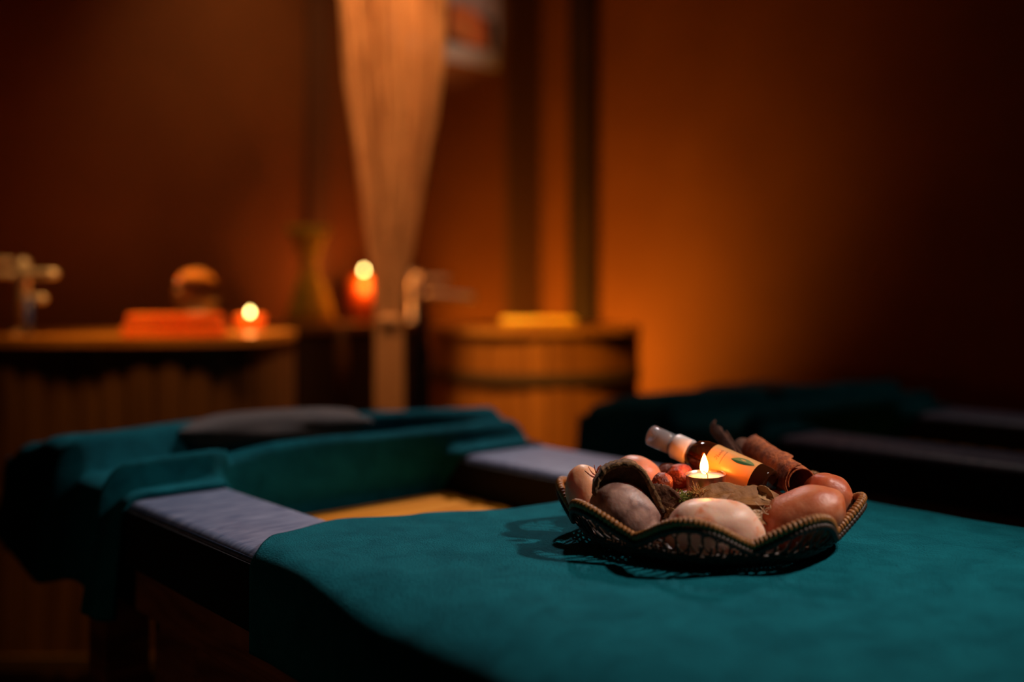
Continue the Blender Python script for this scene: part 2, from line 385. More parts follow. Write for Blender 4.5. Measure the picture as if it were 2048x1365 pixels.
# ---- rumpled towel over the head end
def far_towel(dp, dq, seed, label):
    r = 0.030; gap = 0.005; drop = 0.135
    x0, x1 = PL0 - gap + dp, PR1 + gap + dp; zt = ZT + gap
    arc = r * pi / 2; flat = (x1 - x0) - 2 * r; side = drop - r
    tot = 2 * side + 2 * arc + flat
    L0, L1, L2 = 0.105, 0.398, 0.10               # lip, top, tail over the far end
    T = L0 + L1 + L2; yA = Q_OPEN1 - .010 + dq
    def f(a, b):
        s = a * tot
        if s < side: x, z, nx, nz = x0, zt - r - (side - s), -1, 0
        elif s < side + arc:
            th = (s - side) / r; x, z = x0 + r - r * cos(th), zt - r + r * sin(th); nx, nz = -cos(th), sin(th)
        elif s < side + arc + flat: x, z, nx, nz = x0 + r + s - side - arc, zt, 0, 1
        elif s < side + 2 * arc + flat:
            th = (s - side - arc - flat) / r; x, z = x1 - r + r * sin(th), zt - r + r * cos(th); nx, nz = sin(th), cos(th)
        else: x, z, nx, nz = x1, zt - r - (s - side - 2 * arc - flat), 1, 0
        t = b * T
        px = x - dp
        sag = .022 * noise.noise(Vector((px * 3, seed, 0)))
        # long folds running across the bed
        def ridge(c, wd, h):
            return h * math.exp(-((t - c) / wd) ** 2)
        c1 = L0 + .006 + .010 * sin(px * 7 + seed) + sag
        mg = smoothstep(.72, 1.06, px)                  # the two folds run together towards the right rail
        c2 = L0 + .165 - .105 * mg + .012 * sin(px * 9 + 1 + seed) + sag
        fold = ridge(c1, .021, .034 - .006 * mg) + .036 * smoothstep(c2 - .020, c2 + .016, t) * (1 - .7 * smoothstep(c2 + .09, c2 + .24, t))
        fold += ridge(c2 + .020, .016, .008) + .004 * noise.noise(Vector((px * 7, t * 20, seed)))
        fold = max(fold, 0)
        hang = smoothstep(PL1 - .012, PL1 + .035, px) * (1 - smoothstep(PR0 - .035, PR0 + .012, px)) if nz > .9 else 0
        if t < L0:
            d = L0 - t
            yf, zf = yA - d * .50, 0.0
            yh, zh = yA - .010 * sin(min(d * 60, pi)) + d * .12, -d * 1.0
            yy = yf * (1 - hang) + yh * hang; zz = zh * hang
            fold = fold * smoothstep(L0, L0 - .03, d) if hang < .5 else ridge(c1 - .01, .03, .027) * (1 - smoothstep(0, .06, d))
        elif t < L0 + L1 - .02: yy, zz = yA + (t - L0), 0
        else:
            d = t - (L0 + L1 - .02); rr = .03
            if d < rr * pi / 2: yy, zz = yA + L1 - .02 + rr * sin(d / rr), -rr + rr * cos(d / rr)
            else: yy, zz = yA + L1 + .01, -rr - (d - rr * pi / 2)
            if nz < .5: zz = 0; yy = yA + L1 - .02 + min(d, .035)
        k = .35
        v = Vector((x + nx * fold * k, yy, z + nz * fold + zz))
        if nz == 0:
            lower = (zt - r - z) / side
            v.z -= .012 * sin(t * 22 + seed) * lower
            v.x += nx * .012 * lower * (0.8 + .5 * sin(t * 30))
            v.y += .02 * lower * sin(t * 18)
        return v
    o = mesh_obj('teal_towel', grid(f, 200, 150), M['towel'])
    solid(o, 0.005, 0); recenter(o)
    return tag(o, label, 'towel', 'teal towels')
far_towel(0, 0, 0.4, 'rumpled teal towel folded over the far head end, under the brown pillow')
far_towel(DP, DQ, 2.1, 'dark teal towel draped over the second bed, before the orange wall')

def blob(name, c, half, m, rotc=(0, 0, 0), n=2.0, amp=0.04, fr=2.0, seed=0, sub=5, label=None, cat=None, group=None, asym=0):
    bm = bmesh.new(); bmesh.ops.create_icosphere(bm, subdivisions=sub, radius=1)
    rot = (CAMROT @ Matrix.Rotation(rotc[2], 4, 'Z') @ Matrix.Rotation(rotc[0], 4, 'X') @ Matrix.Rotation(rotc[1], 4, 'Y'))
    for v in bm.verts:
        d = v.co.normalized()
        k = (abs(d.x) ** n + abs(d.y) ** n + abs(d.z) ** n) ** (-1 / n)
        k *= 1 + amp * noise.noise(d * fr + Vector((seed * 3.7, seed, 0))) + amp * .13 * noise.noise(d * fr * 3 + Vector((seed, 5, 0)))
        k *= 1 + asym * d.x
        v.co = rot @ Vector((d.x * k * half[0], d.y * k * half[1], d.z * k * half[2]))
    o = mesh_obj(name, bm, m); o.location = c
    if label: recenter(o); tag(o, label, cat, group)
    return o

def neck_pillow(u, v, Z, sx, label, seed):
    return blob('neck_pillow', P(u, v, Z), (sx, .075, .026), M['pillow'], (0, R(-2), R(20)), 2.5, .16, 1.6, seed, 4, label, 'pillow', 'dark pillows')
neck_pillow(550, 857, 1.50, .136, 'flat dark brown pillow lying on the rumpled teal towel', 1)
neck_pillow(1497, 790, 2.10, .125, 'black pillow on the dark teal towel of the second bed', 4)

# ------------------------------------------------------------------ wooden tubs
def tub(c, ax, ay, n, ztop, hoops, label, m, count, expo=2.0, rimw=.05):
    t = thing('wooden_tub', label, 'tub', (c.x, c.y, 0), 'wooden tubs', (0, 0, -math.atan2(FX, FY)))
    def pt(a, k=0.0):
        ca, sa = cos(a), sin(a)
        rr = (abs(ca) ** expo + abs(sa) ** expo) ** (-1 / expo)
        return Vector(((ax + k) * rr * ca, (ay + k) * rr * sa, 0))
    # equal-length division
    N = 2000; P_ = [pt(2 * pi * i / N) for i in range(N + 1)]; acc = [0]
    for a, b in zip(P_, P_[1:]): acc.append(acc[-1] + (b - a).length)
    angs = []; j = 0
    for i in range(count + 1):
        L = acc[-1] * i / count
        while j < N and acc[j] < L: j += 1
        angs.append(2 * pi * j / N)
    for i in range(count):
        a0, a1 = angs[i], angs[i + 1]; g = (a1 - a0) * .03
        bm = bmesh.new(); vs = []
        dep = .002 * math.sin(i * 7.3)
        for z in (.04, ztop - .018):
            for a, k in ((a0 + g, dep), ((a0 + a1) / 2, dep + .0015), (a1 - g, dep), (a1 - g, -.026), (a0 + g, -.026)):
                q = pt(a, k); q.z = z; vs.append(bm.verts.new(q))
        for k in range(5): bm.faces.new((vs[k], vs[(k + 1) % 5], vs[5 + (k + 1) % 5], vs[5 + k]))
        bm.faces.new(vs[:5][::-1]); bm.faces.new(vs[5:])
        mesh_obj('stave', bm, m, t, smooth=False)
    def ring(name, z0, z1, k0, k1, mm):
        bm = bmesh.new(); S = 120; R_ = []
        for k, z in ((k0, z0), (k1, z0), (k1, z1), (k0, z1)):
            R_.append([])
            for i in range(S):
                q = pt(2 * pi * i / S, k); q.z = z; R_[-1].append(bm.verts.new(q))
        for j in range(4):
            for i in range(S): bm.faces.new((R_[j][i], R_[j][(i + 1) % S], R_[(j + 1) % 4][(i + 1) % S], R_[(j + 1) % 4][i]))
        return mesh_obj(name, bm, mm, t, smooth=False)
    ring('rim', ztop - .018, ztop, .008, -rimw, M['rim'])
    for z in hoops: ring('hoop', z, z + .03, .0065, .002, M['hoop'])
    bm = bmesh.new(); lathe(bm, [(1, 0), (1, .02)], 60)
    for v in bm.verts:
        a = math.atan2(v.co.y, v.co.x); q = pt(a, -.027); v.co = Vector((q.x, q.y, .08 + v.co.z))
    mesh_obj('bottom', bm, m, t, smooth=False)
    return t
TZ = 0.802
tub(W(0.066, 2.90, 0), .300, .300, 0, TZ, (.655, .43, .15), 'round wooden tub with dark metal hoops between the string curtain and the orange wall', M['tub'], 34)
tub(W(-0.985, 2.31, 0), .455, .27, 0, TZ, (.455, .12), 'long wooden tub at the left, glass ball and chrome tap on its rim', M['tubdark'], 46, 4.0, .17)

# dark cabinet between the tubs with a wooden top
t = thing('dark_cabinet', 'dark cabinet with a wooden top between the two tubs, under the straw bundle', 'cabinet', (1.73, 2.81, 0))
boxobj('carcass', (-.26, -.11, 0), (.26, .13, .775), M['dark'], t)
boxobj('top', (-.28, -.135, .775), (.275, .135, TZ - .002), M['ledge'], t)
boxobj('door', (-.25, -.125, .05), (-.005, -.1105, .76), M['dark'], t)
boxobj('door', (.005, -.125, .05), (.25, -.1105, .76), M['dark'], t)

# tassel in front of the cabinet
bm = bmesh.new(); random.seed(5)
c = P(683, 700, 3.06)
for i in range(40):
    a = random.uniform(0, 2 * pi); r = random.uniform(0, .022)
    tube(bm, [c + Vector((0, 0, .075)), c + Vector((r * .7 * cos(a), r * .7 * sin(a), .03)), c + Vector((r * cos(a), r * sin(a), -.04)), c + Vector((r * .4 * cos(a), r * .4 * sin(a), -.13))], .0018, 4)
tas = mesh_obj('straw_tassel', bm, M['ledge']); recenter(tas)
tag(tas, 'small brown straw tassel hanging before the dark cabinet', 'tassel')

# straw bundle tied at the waist
def straw_bundle():
    c = P(622, 655, 3.17); c.z = TZ
    t = thing('straw_bundle', 'yellow straw bundle tied at its waist, standing on the cabinet beside the string curtain', 'straw bundle', c)
    random.seed(3); bm = bmesh.new(); H = .308
    for i in range(260):
        a = random.uniform(0, 2 * pi); q = random.uniform(0.15, 1) ** .5; tw = random.uniform(-.5, .5)
        pts = []
        for k in range(9):
            s = k / 8
            rad = interp([(0, .088), (.25, .060), (.58, .023), (.78, .040), (1, .078)], s) * q
            aa = a + tw * s
            pts.append(Vector((rad * cos(aa) - .008 * s, rad * sin(aa) * .6, s * H * (1 - .05 * random.random() * (k == 8)))))
        tube(bm, pts, .0022, 4)
    mesh_obj('stems', bm, M['straw'], t)['kind'] = 'stuff'
    bm = bmesh.new(); lathe(bm, [(.0235, 0), (.0255, .006), (.0255, .016), (.0235, .022)], 24, (-.005, 0, .180))
    for v in bm.verts: v.co.y *= .7
    mesh_obj('tie', bm, M['ledge'], t)
straw_bundle()

def flame_mesh(bm, h, r, base=Vector((0, 0, 0)), seg=20):
    prof = [(0.02, 0), (.5, .05), (.85, .16), (1, .30), (.95, .45), (.78, .62), (.52, .78), (.26, .91), (.04, 1)]
    lathe(bm, [(a * r, b * h) for a, b in prof], seg, base)
# pillar candle in red glass
def red_candle():
    c = P(728, 633, 3.30); c.z = TZ
    t = thing('red_candle', 'lit candle in red glass on the cabinet, left of the string curtain', 'candle', c, 'lit candles')
    bm = bmesh.new(); lathe(bm, [(.036, 0), (.047, .01), (.053, .06), (.051, .150), (.048, .150), (.045, .012), (.01, .010)], 32)
    mesh_obj('glass', bm, M['redglass'], t)
    bm = bmesh.new(); lathe(bm, [(.040, .012), (.044, .135), (.02, .132), (.001, .132)], 28)
    mesh_obj('wax', bm, M['redglass'], t)
    bm = bmesh.new(); tube(bm, [(0, 0, .132), (.001, 0, .150)], .001, 6); mesh_obj('wick', bm, M['wick'], t)
    bm = bmesh.new(); flame_mesh(bm, .018, .0055, (0, 0, .162)); mesh_obj('flame', bm, M['flame_far'], t)
red_candle()
light('red_candle_light', 'POINT', P(731, 556, 3.22), 1.5, (1.0, 0.30, 0.05), 0.02)

def far_tealight():
    c = P(500, 655, 2.52); c.z = TZ
    t = thing('tealight', 'lit tealight in an orange glass cup on the right end of the long tub rim', 'candle', c, 'lit candles')
    bm = bmesh.new(); lathe(bm, [(.026, 0), (.034, .012), (.037, .034), (.034, .036), (.031, .012), (.01, .006)], 32)
    mesh_obj('cup', bm, M['orangebrick'], t)
    bm = bmesh.new(); lathe(bm, [(.029, .008), (.031, .024), (.001, .023)], 28); mesh_obj('wax', bm, M['wax'], t)
    bm = bmesh.new(); tube(bm, [(0, 0, .023), (.001, 0, .034)], .001, 6); mesh_obj('wick', bm, M['wick'], t)
    bm = bmesh.new(); flame_mesh(bm, .016, .0050, (0, 0, .037)); mesh_obj('flame', bm, M['flame_far'], t)
far_tealight()
light('far_tealight_light', 'POINT', P(500, 608, 2.50), 0.30, (1.0, 0.28, 0.05), 0.012)

# glass ball and orange salt bars on the long tub
c = P(393, 672, 2.30); c.z = TZ
t = thing('glass_ball', 'clear glass ball on a small foot, behind the orange salt bars', 'glass ball', c)
bm = bmesh.new(); bmesh.ops.create_uvsphere(bm, u_segments=28, v_segments=16, radius=.052)
for v in bm.verts: v.co.z += .098
mesh_obj('ball', bm, M['glass'], t, smooth=False)
bm = bmesh.new(); lathe(bm, [(.035, 0), (.034, .006), (.010, .014), (.009, .036), (.022, .046), (.001, .05)], 24); mesh_obj('foot', bm, M['chrome'], t)
for k, (u0, u1, dz) in enumerate(((252, 448, 0), (262, 440, .0245))):
    Zb = 2.13; a = P(u0, 600, Zb); b = P(u1, 600, Zb); mid = (a + b) / 2; L = (b - a).length
    bm = bmesh.new(); box(bm, (-L / 2, -.03, 0), (L / 2, .03, .0235), .004, 2)
    o = mesh_obj('salt_bar', bm, M['orangebrick'], None, smooth=False); o.location = (mid.x, mid.y, TZ + dz); o.rotation_euler.z = -math.atan2(FX, FY)
    tag(o, ('longer orange salt bar lying on the long tub rim', 'upper orange salt bar stacked on the other before the glass ball')[k], 'salt bar', 'orange salt bars')

# yellow bar on the round tub
a = P(1000, 640, 2.72); b = P(1152, 640, 2.72); mid = (a + b) / 2; L = (b - a).length
bm = bmesh.new(); box(bm, (-L / 2, -.028, 0), (L / 2, .028, .026), .009, 3)
o = mesh_obj('yellow_sponge', bm, M['yellow']); o.location = (mid.x, mid.y, TZ); o.rotation_euler.z = -math.atan2(FX, FY) + .02
tag(o, 'long yellow sponge lying on the rim of the round tub', 'sponge')

# taps
def tap(c, label, bars, hose):
    t = thing('chrome_tap', label, 'tap', c, 'chrome taps', (0, 0, -math.atan2(FX, FY)))
    H = .17
    bm = bmesh.new(); lathe(bm, [(.024, 0), (.024, .006), (.013, .010), (.013, .10), (.016, .11), (.016, H - .01), (.006, H)], 20)
    mesh_obj('body', bm, M['chrome'], t)
    for name, x0, x1, z, r, tip in bars:
        bm = bmesh.new(); n = 10; pts = [(x0 + (x1 - x0) * i / n, -.012 - .03 * i / n, z + tip * i / n) for i in range(n + 1)]
        tube(bm, pts, r, 12, rfun=lambda s, i: r * (1 if 0 < i < n else .8)); mesh_obj(name, bm, M['chrome'], t)
    bm = bmesh.new(); tube(bm, hose, .0075, 8); mesh_obj('hose', bm, M['hose'], t)
    return t
ctap = P(46, 600, 2.20); ctap.z = TZ
tap(ctap, 'chrome bath tap with blue hose on the long tub at the left edge',
    [('spout', .008, .092, .133, .0105, 0), ('handle', -.012, -.05, .160, .008, .004), ('lower_handle', -.010, -.065, .133, .007, 0), ('hand_shower', .0, .068, .083, .009, -.004)],
    [(.030, -.035, .080), (.032, -.042, .03), (.034, -.045, .006)])
ctap = P(826, 600, 3.32); ctap.z = TZ - .001
tap(ctap, 'chrome bath tap reaching from the cabinet over the round tub',
    [('spout', -.04, .13, .142, .009, 0), ('hand_shower', .04, .21, .095, .011, -.014), ('handle', .0, .035, .150, .008, .004)],
    [(.025, -.05, .130), (.03, -.09, .10), (.032, -.10, .03), (.034, -.08, .008)])

# dark blue cloth hanging in the gap beside the round tub
def hanging_cloth():
    Z = 3.13; c = P(845, 600, Z)
    def f(s_, t_):
        v = 596 + t_ * 330; wd = interp([(596, 9), (640, 12), (740, 20), (840, 31), (930, 33)], v)
        u = 842 + .012 * (v - 596) + (s_ - .5) * 2 * wd
        q = P(u, v, Z) - c
        return q + CAMROT @ Vector((0, .012 * sin(s_ * 14) * (.4 + t_), 0))
    o = mesh_obj('hanging_cloth', grid(f, 40, 30), mat('navy_cloth', (0.012, 0.012, 0.035), (0.02, 0.02, 0.06), 30, 0.95)); solid(o, .003, 0)
    o.location = c; recenter(o)
    tag(o, 'narrow dark blue cloth hanging beside the round tub, behind the string curtain', 'cloth')
hanging_cloth()

# ------------------------------------------------------------------ picture on the back wall
def picture():
    x0, x1 = pwall(772), pwall(992); y = QA - .012
    zc = lambda u, v: CAMZ - (v - HOR) / FPX * (pwall(u) * FX + QA * FY)
    z0 = zc(880, 118); z1 = z0 + .62
    c = Vector(((x0 + x1) / 2, y, z0))
    t = thing('wall_picture', 'unframed colour picture with a white border, high on the wall behind the string curtain', 'picture', c)
    hw = (x1 - x0) / 2; H = z1 - z0
    boxobj('board', (-hw, -.008, 0), (hw, .012, H), M['pic_white'], t, .002)
    def pl(name, pts, m, d):
        bm = bmesh.new(); bm.faces.new([bm.verts.new((px * hw, -d, pz)) for px, pz in pts]); bmesh.ops.recalc_face_normals(bm, faces=bm.faces)
        o = mesh_obj(name, bm, m, t, smooth=False); return o
    pl('print', [(-.86, .062), (.92, .062), (.92, H - .05), (-.86, H - .05)], M['pic_dark'], .0095)
    pl('printed_shape', [(-.80, .070), (-.05, .066), (-.02, .21), (-.3, .24), (-.84, .20)], M['pic_orange'], .0105)
    pl('printed_shape', [(.04, .100), (.35, .070), (.78, .066), (.70, .17), (.45, .205), (.08, .21)], M['pic_orange'], .0105)
    pl('printed_sky', [(-.86, .225), (.1, .205), (.3, .19), (.92, .185), (.92, H - .05), (-.86, H - .05)], M['pic_grey'], .0100)
picture()

# ------------------------------------------------------------------ string curtain
def curtain():
    Z = 2.42
    c = P(790, 600, Z); c.z = 0
    t = thing('string_curtain', 'cream string curtain gathered to a narrow waist, hanging behind the near bed', 'curtain', c, None, (0, 0, -math.atan2(FX, FY)))
    k = Z / FPX
    lo_ = [(-150, 655), (0, 680), (130, 690), (250, 703), (400, 724), (540, 744), (650, 752), (840, 752), (1250, 745)]
    hi_ = [(-150, 905), (0, 893), (130, 888), (250, 872), (400, 843), (540, 817), (650, 806), (840, 806), (1250, 815)]
    def lin(tab, x):
        for (a, b), (c_, d) in zip(tab, tab[1:]):
            if x <= c_: return b + (d - b) * (x - a) / (c_ - a)
        return tab[-1][1]
    random.seed(11); bm = bmesh.new(); n = 210
    vs_ = list(range(-880, 1211, 55))
    for i in range(n):
        q = (i + random.uniform(-.4, .4)) / (n - 1); q = max(0, min(1, q))
        q = q if random.random() > .0 else q
        lay = random.uniform(-1, 1); ph = random.uniform(0, 6)
        pts = []
        for v in vs_:
            vv = max(v, -150)
            a, b = lin(lo_, vv), lin(hi_, vv)
            if v < -150: a -= (-150 - v) * .17; b += (-150 - v) * .08
            u = a + (b - a) * q + 1.5 * sin(v * .02 + ph)
            dep = lay * (.012 + .028 * max(0, min(1, (560 - v) / 600)) if v < 560 else .012)
            pts.append(Vector(((u - 790) * k, dep, CAMZ - (v - HOR) * k)))
        tube(bm, pts, .0016, 4)
    o = mesh_obj('strings', bm, M['cord'], t); o['kind'] = 'stuff'
    bm = bmesh.new(); lathe(bm, [(.030, 0), (.034, .006), (.034, .02), (.030, .026)], 28, ((779 - 790) * k, 0, CAMZ - (652 - HOR) * k))
    for v in bm.verts: v.co.y *= .5
    mesh_obj('tie_band', bm, M['cord'], t)
    bm = bmesh.new(); tube(bm, [(-.48, 0, 2.478), (.32, 0, 2.478)], .012, 10); mesh_obj('curtain_rod', bm, M['beam'], t)
curtain()

# ------------------------------------------------------------------ basket
def basket():
    t = thing('wicker_basket', 'scalloped dark wicker basket with an openwork edge, standing on the teal towel', 'basket', BC, None, (0, 0, -math.atan2(FX, FY)))
    NS = 8; ph0 = R(-16)
    # angle a measured from the front (towards camera), positive to the right
    def wave(a): return .72 * (.5 + .5 * cos(NS * (a - ph0))) + .28 * abs(cos(NS / 2 * (a - ph0)))
    def dirv(a): return Vector((sin(a), -cos(a), 0))
    def rim(a):
        k = wave(a); r = .1262 + .0155 * k; z = .0275 + .0215 * k ** .85
        back = .5 - .5 * cos(a)                         # far side sits a little higher
        return dirv(a) * r + Vector((0, 0, z + .002 * back))
    def body(a, s):                                     # s 0 at foot, 1 at the top of the dense weave
        k = wave(a)
        r0, z0 = .104, .0035; r1, z1 = .1200 + .002 * k, .0180 - .001 * k
        s2 = s ** .9
        return dirv(a) * (r0 + (r1 - r0) * math.sin(s * pi / 2) ** 1.1) + Vector((0, 0, z0 + (z1 - z0) * s2))
    # wrapped rim: two cores and the winding
    S = 2400
    wraps = 236
    def rimtube(name, off_r, off_z, rad, m, amp):
        bm = bmesh.new(); pts = []
        for i in range(S):
            a = 2 * pi * i / S; p = rim(a); d = dirv(a)
            pts.append(p + d * off_r + Vector((0, 0, off_z)))
        def rf(s, i):
            w_ = abs(sin(pi * wraps * i / S)); return rad * (1 - amp + amp * w_ ** .6 + .05 * noise.noise(Vector((i * .02, 0, off_r * 50))))
        tube(bm, pts, rad, 10, True, rf); return mesh_obj(name, bm, m, t)
    rimtube('wrapped_rim', 0, 0, .0042, M['cane'], .34)
    rimtube('rim_core', .0012, -.0062, .0030, M['canedark'], .34)
    # openwork loops
    nl = 76
    for i in range(nl):
        a = 2 * pi * (i + .5) / nl
        top = rim(a) + Vector((0, 0, -.006)); bot = body(a, 1.0)
        cpt = (top + bot) / 2; up = (top - bot); h = up.length / 2 + .0015
        up.normalize(); tang = Vector((cos(a), sin(a), 0))
        wv = wave(a); wd = .0092 + .0022 * wv; slant = .30 * sin(NS * (a - ph0)) * 1.2
        bm = bmesh.new(); pts = []
        out = tang.cross(up)
        for k in range(22):
            th = 2 * pi * k / 22
            x_, y_ = cos(th) * wd, sin(th) * h
            pts.append(cpt + tang * (x_ - y_ * slant) + up * y_ + out * .0010 * sin(th * 2 + i))
        tube(bm, pts, .0009, 6, True); mesh_obj('loop', bm, M['canedark'], t)
    # dense weave: rows waving in and out of the stakes
    rows = 9; stakes = 84
    for j in range(rows):
        s = j / (rows - 1); bm = bmesh.new(); pts = []
        n = stakes * 5
        for i in range(n):
            a = 2 * pi * i / n; p = body(a, s); p += dirv(a) * .0013 * cos(pi * stakes * i / n * 1.0 + pi * (j % 2))
            pts.append(p)
        tube(bm, pts, .0017, 6, True); mesh_obj('weave_row', bm, M['canedark'], t)
    bm = bmesh.new()
    for i in range(stakes):
        a = 2 * pi * i / stakes
        tube(bm, [body(a, s / 5) for s in range(6)] + [rim(a) * .3 + body(a, 1) * .7], .0012, 5)
    mesh_obj('stakes', bm, M['canedark'], t)['kind'] = 'stuff'
    bm = bmesh.new(); lathe(bm, [(.104, .0012), (.1045, .0035), (.100, .0055), (.001, .0055)], 72)
    mesh_obj('base', bm, M['canedark'], t)
    bm = bmesh.new(); 
    for rr in (.03, .05, .07, .09, .103):
        tube(bm, [(rr * cos(2 * pi * i / 60), rr * sin(2 * pi * i / 60), .0055) for i in range(60)], .0016, 6, True)
    mesh_obj('base_coil', bm, M['canedark'], t)['kind'] = 'stuff'
basket()

# ------------------------------------------------------------------ stones in the basket
G = 'salt massage stones in the basket'
def st(u, v, Z, hw, hd, hh, m, tilt=0, n=2.0, amp=.05, seed=0, label='', asym=0, fr=1.6, yaw=0):
    return blob('salt_stone', P(u, v, Z), (hw, hd, hh), M[m], (0, R(tilt), R(yaw)), n, amp, fr, seed, 5, label, 'stone', G, asym)
st(1425, 1063, .862, .0415, .029, .0275, 'salt_white', 3, 2.35, .07, 3, 'pale pink salt stone with orange flecks at the front middle of the basket', .04)
st(1252, 1034, .902, .0355, .022, .0275, 'salt_grey', 40, 2.2, .05, 7, 'grey-violet salt stone leaning in front of the curved bark', .0)
st(1170, 985, .950, .0188, .018, .0255, 'salt_peach', -8, 2.1, .05, 5, 'small upright peach salt stone at the left rim of the basket')
st(1274, 962, .990, .0270, .024, .0240, 'salt_pink', 25, 2.1, .04, 9, 'dull pink salt stone behind the curved bark')
st(1601, 1035, .885, .0415, .027, .0235, 'salt_orange', -24, 2.25, .06, 12, 'large orange salt stone, glossy, at the front right of the basket')
st(1653, 1000, .940, .0232, .024, .0255, 'salt_red', 15, 2.2, .07, 15, 'deep orange rough salt stone behind the large one, under the cinnamon end')
st(1408, 1012, .948, .0360, .032, .0150, 'salt_pink', 0, 2.6, .05, 18, 'flat pink salt stone carrying the burning tealight')
st(1545, 1016, .965, .0300, .022, .0170, 'salt_white', 18, 2.2, .05, 21, 'pale salt stone between the bottle base and the cinnamon roll')

# ------------------------------------------------------------------ bark pieces, leaves
def slab(name, outline, Z, thick, m, label, cat, group=None, bow=.0, seed=0, lean=0.0, rag=.0010, inner=None, inner_m=None):
    """a piece whose outline is given in the plane facing the room at distance Z; bowed and lumpy"""
    pts = []
    n = len(outline)
    for i in range(n):                                  # catmull-rom through the outline
        p0, p1, p2, p3 = (Vector(outline[(i + k) % n]) for k in (-1, 0, 1, 2))
        for s in range(8):
            t_ = s / 8
            q = .5 * ((2 * p1) + (-p0 + p2) * t_ + (2 * p0 - 5 * p1 + 4 * p2 - p3) * t_ ** 2 + (-p0 + 3 * p1 - 3 * p2 + p3) * t_ ** 3)
            pts.append(q)
    k = Z / FPX; cu = sum(p.x for p in pts) / len(pts); cv = sum(p.y for p in pts) / len(pts)
    c = P(cu, cv, Z); N = len(pts); bm = bmesh.new(); rings = 9; V = []
    top = []
    for side in (0, 1):
        L = []
        for j in range(1, rings + 1):
            row = []
            for i, q in enumerate(pts):
                f = j / rings
                x = (q.x - cu) * k * f; z = -(q.y - cv) * k * f
                if j == rings:
                    x += rag * noise.noise(Vector((i * .9, seed, 0))); z += rag * noise.noise(Vector((i * .9, seed, 9)))
                d = -bow * (x * x + z * z) * 1.0 + lean * z + .0012 * noise.noise(Vector((x * 160, z * 160, seed + side * 7)))
                th = thick / 2 * (1 - .35 * (j == rings))
                row.append(bm.verts.new((x, d + (th if side else -th), z)))
            L.append(row)
        cen = bm.verts.new((0, thick / 2 if side else -thick / 2, 0))
        for i in range(N): bm.faces.new((cen, L[0][i], L[0][(i + 1) % N]) if side else (cen, L[0][(i + 1) % N], L[0][i]))
        for j in range(rings - 1):
            for i in range(N):
                f4 = (L[j][i], L[j + 1][i], L[j + 1][(i + 1) % N], L[j][(i + 1) % N])
                bm.faces.new(f4 if side else f4[::-1])
        V.append(L)
    for i in range(N): bm.faces.new((V[0][-1][i], V[0][-1][(i + 1) % N], V[1][-1][(i + 1) % N], V[1][-1][i]))
    bmesh.ops.recalc_face_normals(bm, faces=bm.faces)
    for v in bm.verts: v.co = CAMROT @ v.co
    o = mesh_obj(name, bm, m); o.location = c; recenter(o)
    return tag(o, label, cat, group)

def bark_shell():
    """curved bark: a bent strip standing on edge, open side to the room"""
    path = [(1186, 990), (1190, 962), (1206, 938), (1232, 925), (1262, 924), (1286, 940), (1303, 966), (1320, 1000), (1331, 1036), (1332, 1068)]
    c = P(1260, 1010, .905); k = .905 / FPX
    t = thing('bark_piece', 'large curved bark piece arching over the grey salt stone', 'bark', c, 'bark pieces', (0, 0, -math.atan2(FX, FY)))
    def at(s):
        x = s * (len(path) - 1); i = min(int(x), len(path) - 2); f = x - i
        p0 = Vector(path[max(i - 1, 0)]); p1 = Vector(path[i]); p2 = Vector(path[i + 1]); p3 = Vector(path[min(i + 2, len(path) - 1)])
        q = .5 * ((2 * p1) + (-p0 + p2) * f + (2 * p0 - 5 * p1 + 4 * p2 - p3) * f ** 2 + (-p0 + 3 * p1 - 3 * p2 + p3) * f ** 3)
        return Vector(((q.x - 1260) * k, 0, -(q.y - 1010) * k))
    # thick bark rim
    cen = Vector((0, 0, -.012))
    bm = bmesh.new(); n = 110; rings = []
    for i in range(n + 1):
        s = i / n; p = at(s); d = (p - cen).normalized(); w_ = .0042 + .0022 * smoothstep(.45, .8, s); dep = .016
        nz = lambda a, b: noise.noise(Vector((s * 26, a, b)))
        prof = [(-w_, -dep * .5), (0, -dep * .62), (w_ * .1, -dep * .2), (w_ * .2, dep * .5), (-w_ * .8, dep * .55), (-w_ * 1.1, 0)]
        rings.append([bm.verts.new(p + d * (a + .0016 * nz(j * 2, 0)) + Vector((0, b + .0016 * nz(j * 2, 5), 0))) for j, (a, b) in enumerate(prof)])
    for a, b in zip(rings, rings[1:]):
        for j in range(6): bm.faces.new((a[j], a[(j + 1) % 6], b[(j + 1) % 6], b[j]))
    bm.faces.new(rings[0][::-1]); bm.faces.new(rings[-1]); bmesh.ops.recalc_face_normals(bm, faces=bm.faces)
    mesh_obj('bark_edge', bm, M['bark'], t)
    # hollow inner face
    def f(a, b):
        p = at(b); q = cen.lerp(p, 1 - (1 - a) * .0 if a > .999 else a)
        base = Vector((p.x * .75 + .004, 0, -.030))
        q = base.lerp(p, a); h = .007 * (1 - a) ** .8
        return q + Vector((0, h - .002 + .0014 * noise.noise(q * 130), 0))
    o = mesh_obj('inner_bark', grid(f, 16, 90), M['barkin'], t); solid(o, .002, 0)
bark_shell()
slab('bark_piece', [(1306, 972), (1326, 970), (1345, 978), (1358, 990), (1364, 1008), (1350, 1022), (1334, 1050), (1322, 1040), (1312, 1005)], .900, .006, M['barkin'],
     'small nearly black bark piece beside the moss', 'bark', 'bark pieces', 2.0, 4, .1, .002)
